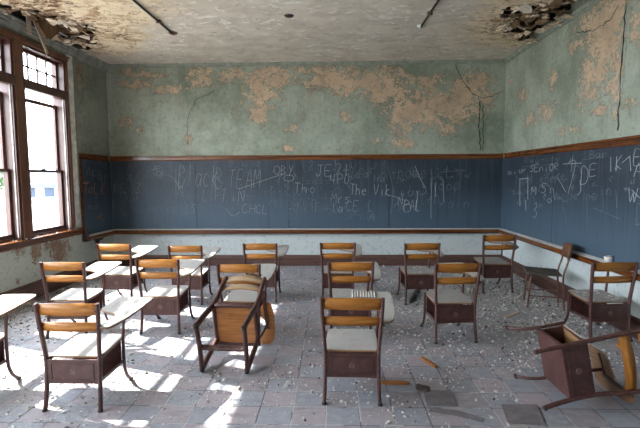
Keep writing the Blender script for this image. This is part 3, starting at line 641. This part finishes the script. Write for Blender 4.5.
# ------------------------------------------------------------------ sled-base tablet chair, tipped forward
def sled():
    t=empty('sled_base_chair')
    for sx in (-1,1):
        MB().tube(smooth_path([(sx*.198,.0,.012),(sx*.194,.012,.22),(sx*.192,.03,.40),(sx*.192,.02,.52),(sx*.190,-.02,.66),(sx*.186,-.04,.80)],4),.020,8,flat=(1,1.5)).build('back_post','enamel',t)
        MB().tube(smooth_path([(sx*.190,.40,.015),(sx*.188,.385,.20),(sx*.186,.375,.40)],4),.021,8,flat=(1,1.4)).build('front_leg','enamel',t)
        MB().tube(smooth_path([(sx*.198,.0,.016),(sx*.196,.10,.03),(sx*.193,.30,.03),(sx*.190,.40,.014)],4),.019,8,flat=(1.4,1)).build('runner','enamel',t)
        m=MB()
        for y in (0,.40): m.tube([(sx*.1975-sx*.004*(y/.2),y-.016,.010),(sx*.1975-sx*.004*(y/.2),y+.016,.010)],.018,10)
        m.build('foot_cap','black_iron',t)
    MB().tube(smooth_path([(-.19,.20,.032),(-.17,.215,.05),(-.10,.225,.06),(.10,.225,.06),(.17,.215,.05),(.19,.20,.032)],4),.019,8,flat=(1.4,1)).build('stretcher','enamel',t)
    m=MB(); P=smooth_path([(-.185,.05,.40),(-.187,.38,.41),(-.16,.41,.41),(.16,.41,.41),(.187,.38,.41),(.185,.05,.40)],4); m.tube(P,.023,8,flat=(1.2,.9)); m.tube(smooth_path([(-.185,.06,.40),(-.16,.03,.398),(-.10,.018,.396),(.10,.018,.396),(.16,.03,.398),(.185,.06,.40)],3),.023,8,flat=(1.2,.9)); m.build('seat_rim','enamel',t)
    m=MB(); m.prism(SEATP,lambda x,y:(x*.96,y,.398),lambda x,y:(x*.96,y,.412)); m.build('seat','wood_under',t,.004)
    curved_slat(.725,.80,.186,-.03,-.14,bow=.03,arch=.022).build('backrest_slat','wood_slat_dusty',t)
    curved_slat(.625,.685,.188,-.002,-.14,bow=.028,arch=.010).build('backrest_slat','wood_slat_dusty',t)
    m=MB(); q=[(.195,.14),(.235,.12),(.268,.15),(.288,.25),(.290,.42),(.275,.52),(.235,.565),(.17,.57),(.10,.55),(.09,.50),(.15,.455),(.195,.42),(.205,.36),(.195,.31),(.165,.28),(.165,.18)]; m.prism(q,lambda x,y:(x,y,.645),lambda x,y:(x,y,.665)); tb=m.build('tablet','wood_under',t,.004)
    m=MB(); m.tube([(.19,.37,.41),(.21,.36,.52),(.225,.34,.643)],.011,8); m.bar((.20,.0,.640),(.225,.40,.640),.03,.008); m.build('tablet_bracket','enamel',tb)
    return t
o=sled(); tag(o,'toppled sled-base chair tipped forward, wooden seat underside facing out','chair')
o.location=(-.895,3.44,.39); o.rotation_euler=(rad(-77),0,rad(-5)); settle(o); SLED=o
# ------------------------------------------------------------------ small chair by the right wall
def small_chair():
    t=empty('small_chair')
    for sx in (-1,1):
        MB().tube(smooth_path([(sx*.17,.0,.0),(sx*.168,.01,.20),(sx*.165,.02,.40),(sx*.165,-.02,.56),(sx*.165,-.05,.70),(sx*.165,-.06,.75)],4),.0115,8).build('rear_leg','rust_metal',t)
        MB().tube(smooth_path([(sx*.175,.40,.0),(sx*.172,.385,.20),(sx*.168,.37,.36),(sx*.155,.34,.392)],4),.0115,8).build('front_leg','rust_metal',t)
        MB().tube([(sx*.17,.012,.15),(sx*.174,.388,.15)],.008,8).build('stretcher','rust_metal',t)
    MB().tube([(-.155,.34,.392),(.155,.34,.392)],.0115,8).build('seat_rail','rust_metal',t)
    m=MB(); P=[(-.18,.035),(.18,.035),(.195,.20),(.19,.40),(.15,.425),(-.15,.425),(-.19,.40),(-.195,.20)]; m.prism(P,lambda x,y:(x,y,.404),lambda x,y:(x,y,.428+.015*(y>.38))); m.build('seat','wood_grey',t,.006)
    curved_slat(.60,.76,.185,-.025,-.18,th=.016,bow=.03,arch=.012).build('backrest','wood_dark',t)
    return t
o=small_chair(); tag(o,'small wooden chair with rusty tube legs, side-on against the right wall','chair')
o.location=(2.80,5.48,0); o.rotation_euler=(0,0,rad(74)); SC=o
# ------------------------------------------------------------------ loose things
def thing(mb,name,mat,label,cat,group=None,bev=0,kind=None): return tag(mb.build(name,mat,None,bev),label,cat,group,kind)
c=at(609,262,0,XR-.045); c=Vector((XR-.055,c.y,.672))
cup=empty('paper_cup',c); tag(cup,'white paper cup with a rusty rim standing on the right chalk tray','cup')
MB().lathe([(0,.001),(.036,.001),(.043,.065),(.039,.065),(.033,.006),(0,.006)],(0,0,0),18).build('cup_body','cup_white',cup)
MB().tube([(.042*math.cos(k/18*6.283),.042*math.sin(k/18*6.283),.066) for k in range(18)],.003,6,True).build('rim','rust_metal',cup)
def flat_poly(px,z0,th,tilt=0):
    P=[at(x,y,2,0) for x,y in px]; m=MB(); n=len(P)
    m.add([(q.x,q.y,z0) for q in P]+[(q.x,q.y,z0+th+tilt*(i%n in (0,1))) for i,q in enumerate(P)],[tuple(range(n)),tuple(range(n,2*n))[::-1]]+[(i,i+n,(i+1)%n+n,(i+1)%n) for i in range(n)]); return m
thing(flat_poly([(501,405.5),(536.5,405.5),(545,425.5),(508,423.5)],.001,.005,.004),'loose_floor_tile','loose_tile','square dark floor tile lying loose at the lower right','floor tile',bev=.001)
thing(flat_poly([(430,409),(459,412),(484,419),(482,422.5),(455,416),(429,412)],.001,.006,.004),'tile_fragment','loose_tile','long thin shard of floor tile left of the loose square tile','floor tile',bev=.001)
thing(flat_poly([(423,391),(451,391),(458,407),(427,406)],.001,.004,.003),'loose_floor_tile','loose_tile','dark loose floor tile beyond the long tile shard','floor tile',bev=.001)
def stick(a,b,w,h,name,mat,label,z=None):
    p=at(*a,2,0); q=at(*b,2,0); p.z=q.z=h/2+.001; m=MB(); d=q-p; s=Vector((-d.y,d.x,0)).normalized(); N=7; vs=[];fs=[]
    for i in range(N+1):
        c=p+d*i/N+s*.004*math.sin(i*1.7); ww=w*(.45 if i in(0,N) else R.uniform(.8,1.1))/2
        for sx,sz_ in ((-1,-1),(1,-1),(1,1),(-1,1)): vs.append(c+s*ww*sx+Vector((0,0,h/2*sz_*(1 if sz_<0 else R.uniform(.75,1)))))
    for i in range(N):
        for k in range(4): fs.append((4*i+k,4*i+(k+1)%4,4*i+4+(k+1)%4,4*i+4+k))
    fs+=[(3,2,1,0),(4*N,4*N+1,4*N+2,4*N+3)]; m.add(vs,fs); return thing(m,name,mat,label,'stick')
stick((381,383.5),(409,384),.045,.018,'wooden_splint','wood_under','brown wooden splint on the floor right of the front centre desk')
stick((421,358.5),(436,368),.028,.02,'wooden_stick','wood_under','short pale wooden stick with dark end in mid floor, right of the brown splint')
stick((416,388),(430,392),.05,.03,'wood_chunk','wood_grey','dark splintered wood chunk beside the loose tiles','')
stick((410,303),(418,289),.035,.03,'wooden_strip','wood_grey','dark strip of wood on the floor under the far desk with debris-strewn seat','')
stick((531,349),(500,345),.02,.02,'wooden_rod','wood_grey','thin dark rod on rubble left of the overturned desk','')if 0 else None
stick((617,345),(626,351),.05,.03,'wood_block','wood_under','small brown wood block in rubble behind the overturned desk')
stick((505,318),(519,312),.05,.012,'wooden_lath','lath','pale lath strip in the rubble before the small chair')
# chips -------------------------------------------------------------
def chip_mesh(k,r,th):
    m=MB(); n=R.choice((5,6,7)); pl=[(r*R.uniform(.55,1.25)*math.cos(6.283*i/n),r*R.uniform(.45,1.0)*math.sin(6.283*i/n)) for i in range(n)]
    sl=R.uniform(.0,.5); m.prism(pl,lambda x,y:(x,y,0),lambda x,y:(x*.85,y*.85,th*(1+sl*x/r))); return m
busy=[]
for o_ in objs:
    for c in [(-.198,-.012),(.198,-.012),(-.197,.47),(.197,.47)]:
        w=o_.matrix_world@Vector((*c,0)); busy.append((w.x,w.y,.05))
for c in [(-.17,0),(.17,0),(-.175,.4),(.175,.4)]:
    bpy.context.view_layer.update(); w=SC.matrix_world@Vector((*c,0)); busy.append((w.x,w.y,.05))
busy+=[(-1.08,3.55,.09),(-.68,3.5,.09),(-.60,3.98,.28),(1.46,2.99,.12),(1.46,3.45,.12),(1.66,3.0,.3),(1.66,3.3,.3),(2.0,3.1,.35),(2.0,3.5,.3),(2.4,3.1,.3)]
for px in [(520,414),(450,400),(440,398),(460,414),(395,384),(428,363),(423,390),(414,296),(621,348),(512,315)]:
    q=at(*px,2,0); busy.append((q.x,q.y,.16))
def free(x,y,r): return all((x-a)**2+(y-b)**2>(c+r)**2 for a,b,c in busy)
def visible(x,y):
    d=Vector((x,y,-H)); z=d.dot(fw); 
    if z<.5: return False
    u=320+FPX*d.dot(r2)/z; v=214-FPX*d.dot(u2)/z; return -10<u<650 and v<440
cand=[]
tries=0
while len(cand)<13000 and tries<600000:
    tries+=1; x=R.uniform(XL+.06,XR-.06); y=R.uniform(2.2,YB-.06)
    if not visible(x,y): continue
    dn=dens(x,y); cl_=noise.noise(Vector((x*2.2,y*2.2,3)))*.5+.5
    if R.random()>(.06+1.05*dn)*(.35+1.2*cl_): continue
    r=min(.028,.0036+R.expovariate(1/.0038))
    if x>2.0 or x<-3.3: r*=1.2
    if not free(x,y,r): continue
    cand.append((r/ (y*y*.12+1),x,y,r))
cand.sort(reverse=True)
protos=[chip_mesh(k,.02,.006+.004*(k%3)) for k in range(9)]
meshes=[]
for k,m in enumerate(protos):
    ob=m.build('plaster_chip','plaster_chip' if k%5 else 'plaster_dark'); meshes.append(ob)
lst=cand[:300]
for i,(key,x,y,r) in enumerate(lst):
    ob=meshes[i] if i<len(meshes) else meshes[i%len(meshes)].copy()
    if i>=len(meshes): COL.objects.link(ob)
    s=r/.02; ob.location=(x,y,.0008); ob.rotation_euler=(0,0,R.uniform(0,6.28)); ob.scale=(s,s,s**.6)
    tag(ob,'small flat flake of fallen plaster loose on the tiled floor','plaster flake','plaster flakes on the floor')
m=MB(); m2=MB(); mm=m
for key,x,y,r in cand[300:]:
    mm=m2 if R.random()<(.22 if x>1 or x<-3 else .08) else m
    n=R.choice((4,5,6)); a0=R.uniform(0,6.28); th=r*R.uniform(.4,1.0); c,s=math.cos(a0),math.sin(a0); e_=R.uniform(.5,1)
    P=[(r*R.uniform(.6,1.2)*math.cos(6.283*i/n),r*e_*R.uniform(.6,1.2)*math.sin(6.283*i/n)) for i in range(n)]; tx,ty=R.uniform(-.3,.3),R.uniform(-.3,.3)
    mm.prism([(px*c-py*s,px*s+py*c) for px,py in P],lambda px,py:(x+px,y+py,.0005),lambda px,py:(x+px*.85,y+py*.85,.001+max(.001,th+tx*px+ty*py)))
thing(m,'plaster_rubble','plaster_chip','scatter of fine pale plaster rubble over the whole floor','rubble',kind='stuff')
thing(m2,'dirt_crumbs','dirt','scatter of small brown and black crumbs among the pale rubble','rubble',kind='stuff')
# chips on the seats of two right-hand desks
def seat_chips(desk,n,lab,grp):
    bpy.context.view_layer.update(); k=0
    while k<n:
        x,y=R.uniform(-.15,.15),R.uniform(.08,.38); w=desk.matrix_world@Vector((x,y,sz(x,y)+.0025)); ob=meshes[R.randrange(9)].copy(); COL.objects.link(ob)
        s=R.uniform(.7,1.5); ob.location=w; ob.rotation_euler=(rad(7),0,R.uniform(0,6.28)); ob.scale=(s,s,.6); tag(ob,lab,'plaster flake',grp); k+=1
seat_chips(objs[14],34,'flake of plaster on the dusty seat of the desk at the right edge','plaster flakes on the right edge desk')
seat_chips(objs[11],8,'flake of plaster on the seat of the desk near the far wall','plaster flakes on the far desk')
for i,(px,py) in enumerate([(548,238.5),(551,239.5),(554,240.5),(590,249)]):
    q=at(px,py,0,XR-.045); ob=meshes[i].copy(); COL.objects.link(ob); ob.location=(XR-.045,q.y,.6625); ob.scale=(.9,.9,1.6); tag(ob,'lump of fallen plaster resting in the right chalk tray','plaster flake','plaster lumps in the right chalk tray')
for i in range(14):
    ob=meshes[R.randrange(9)].copy(); COL.objects.link(ob); ob.location=(XL-R.uniform(-.03,.045),R.uniform(5.3,6.9),WSILL+.0125); ob.rotation_euler=(0,0,R.uniform(0,6)); ob.scale=(.8,.8,1); tag(ob,'paint flake lying on the sunlit window sill','paint flake','paint flakes on the window sill')
# ------------------------------------------------------------------ hanging boards and conduits
def boardpx(p0,p1,x,w,th,name,mat,label):
    a=at(*p0,0,x); b=at(*p1,0,x); return thing(MB().bar(a,b,w,th,(1,0,.2)),name,mat,label,'board',bev=.002)
boardpx((28,12),(29.5,34),XL+.16,.085,.012,'hanging_board','lath','short grey board hanging upright from the torn ceiling over the window')
boardpx((34,20),(47.5,54),XL+.19,.055,.014,'hanging_lath','lath','long pale lath dangling down over the window head')
P=[at(x,y,0,XL+.24) for x,y in [(35,22),(46,16),(58.5,25.5),(60,29.5),(50,38.5),(46,39)]]; m=MB(); n=len(P)
m.add([q for q in P]+[q+Vector((.018,.01,0)) for q in P],[tuple(range(n)),tuple(range(n,2*n))[::-1]]+[(i,i+n,(i+1)%n+n,(i+1)%n) for i in range(n)])
thing(m,'plank_slab','plank','brown slab of planking hanging from the hole in the ceiling','board')
def conduit(p0,p1,label,hook):
    a=at(*p0,2,ZC-.02); b=at(*p1,2,ZC-.02); d=(a-b).normalized(); a=a+d*2.2
    t=empty('ceiling_conduit',b); tag(t,label,'conduit')
    MB().tube([(0,0,0),tuple(a-b)],.014,8).build('pipe','black_iron',t)
    m=MB(); m.lathe([(0,.018),(.06,.018),(.06,.008),(.03,-.01),(0,-.012)],(0,0,0),14); m.build('mount_plate','white_paint' if hook else 'rust_metal',t)
    m=MB()
    for k in (.5,1.3): q=(a-b).normalized()*k; m.box((q.x-.03,q.y-.012,q.z-.018),(q.x+.03,q.y+.012,q.z+.02))
    m.build('clip','rust_metal',t)
conduit((131,-2),(173,34),'black conduit running along the ceiling at left, towards the viewer',0)
conduit((440,-2),(421,27),'black conduit on the ceiling at right ending at a pale plate',1)
q=at(289,15.5,2,ZC); m=MB(); m.lathe([(0,-.012),(.045,-.012),(.06,0),(.06,.004)],(q.x,q.y,q.z-.004),12); thing(m,'ceiling_socket','black_iron','small dark round socket in the middle of the ceiling','ceiling fitting')
# ------------------------------------------------------------------ outside
mb=MB(); mb.box((-140,-60,-1.75),(-4.6,160,-1.7)); struct(mb.build('ground_outside','grass'))
h=empty('house',(-38.6,60,-1.7),(0,0,rad(35))); tag(h,'pale house with bluish porch roof seen far off through the window','house')
MB().box((-3.2,0,0),(3.2,5,3.0)).build('wall','house_white',h)
m=MB(); m.add([(-3.6,-.4,3.0),(3.6,-.4,3.0),(3.6,5.4,3.0),(-3.6,5.4,3.0),(-2.4,2.5,4.2),(2.4,2.5,4.2)],[(0,1,5,4),(2,3,4,5),(1,2,5),(3,0,4),(0,3,2,1)]); m.build('roof','house_roof',h)
MB().box((-3.4,-1.6,2.25),(3.4,0,2.45)).build('porch_roof','house_roof',h)
for x in (-3.1,-1,1.1,3.1): MB().box((x-.1,-1.5,0),(x+.1,-1.3,2.25)).build('porch_post','house_white',h)
for x in (-1.9,.3,2.1): MB().box((x-.55,-.06,.8),(x+.55,0,2.0)).build('window','house_blue',h)
for i,(x,y,s,lb) in enumerate([(-47,62,3.0,'bushy green tree left of the distant pale house'),(-50,52,3.4,'broad green tree seen through the left window edge'),(-38.5,45,1.6,'small round tree in front of the distant house')]):
    t=empty('tree',(x,y,-1.7)); tag(t,lb,'tree','trees outside')
    MB().tube([(0,0,0),(.05,0,s*.9)],[.18,.10],8).build('trunk','wood_grey',t)
    m=MB()
    for k in range(240):
        u=Vector((R.gauss(0,1),R.gauss(0,1),R.gauss(0,1))).normalized()*R.uniform(.5,1)*s*.62; cc=Vector((u.x,u.y,s*1.15+u.z)); rr=s*.13
        A=[cc+Vector((R.uniform(-1,1),R.uniform(-1,1),R.uniform(-1,1)))*rr for _ in range(4)]; m.add(A,[(0,1,2),(0,2,3),(0,3,1),(1,3,2)])
    m.build('crown','leaf',t)
# ------------------------------------------------------------------ light
EL,AZ=42,-19
d=Vector((math.cos(rad(EL))*math.cos(rad(AZ)),math.cos(rad(EL))*math.sin(rad(AZ)),-math.sin(rad(EL))))
ld=bpy.data.lights.new('sun','SUN'); ld.energy=9; ld.angle=rad(.6); ld.color=(1,.95,.86); so=bpy.data.objects.new('sun',ld); COL.objects.link(so); so.rotation_euler=d.to_track_quat('-Z','Y').to_euler(); so.location=(-12,6,12)
w=bpy.data.worlds.new('sky'); S.world=w; w.use_nodes=True; nt=w.node_tree; bg=nt.nodes['Background']
bg.inputs[0].default_value=(.86,.91,1,1); bg.inputs[1].default_value=6.0
# skylight through each window opening (sampling portals sit in the openings)
def portal(loc,rot,sx,sy):
    l=bpy.data.lights.new('portal','AREA'); l.shape='RECTANGLE'; l.size=sx; l.size_y=sy; l.cycles.is_portal=True
    o=bpy.data.objects.new('portal',l); COL.objects.link(o); o.location=loc; o.rotation_euler=rot
portal((XL-.28,(YR+WEND)/2,(WSILL+WTOP)/2),(0,rad(-90),0),WTOP-WSILL,WEND-YR)
for a,b in REAR: portal(((a+b)/2,YR-.2,2.02),(rad(90),0,0),b-a,2.35)
vs=S.view_settings; vs.view_transform='Standard'; vs.look='None'; vs.gamma=1; vs.use_curve_mapping=False; vs.exposure=1.85
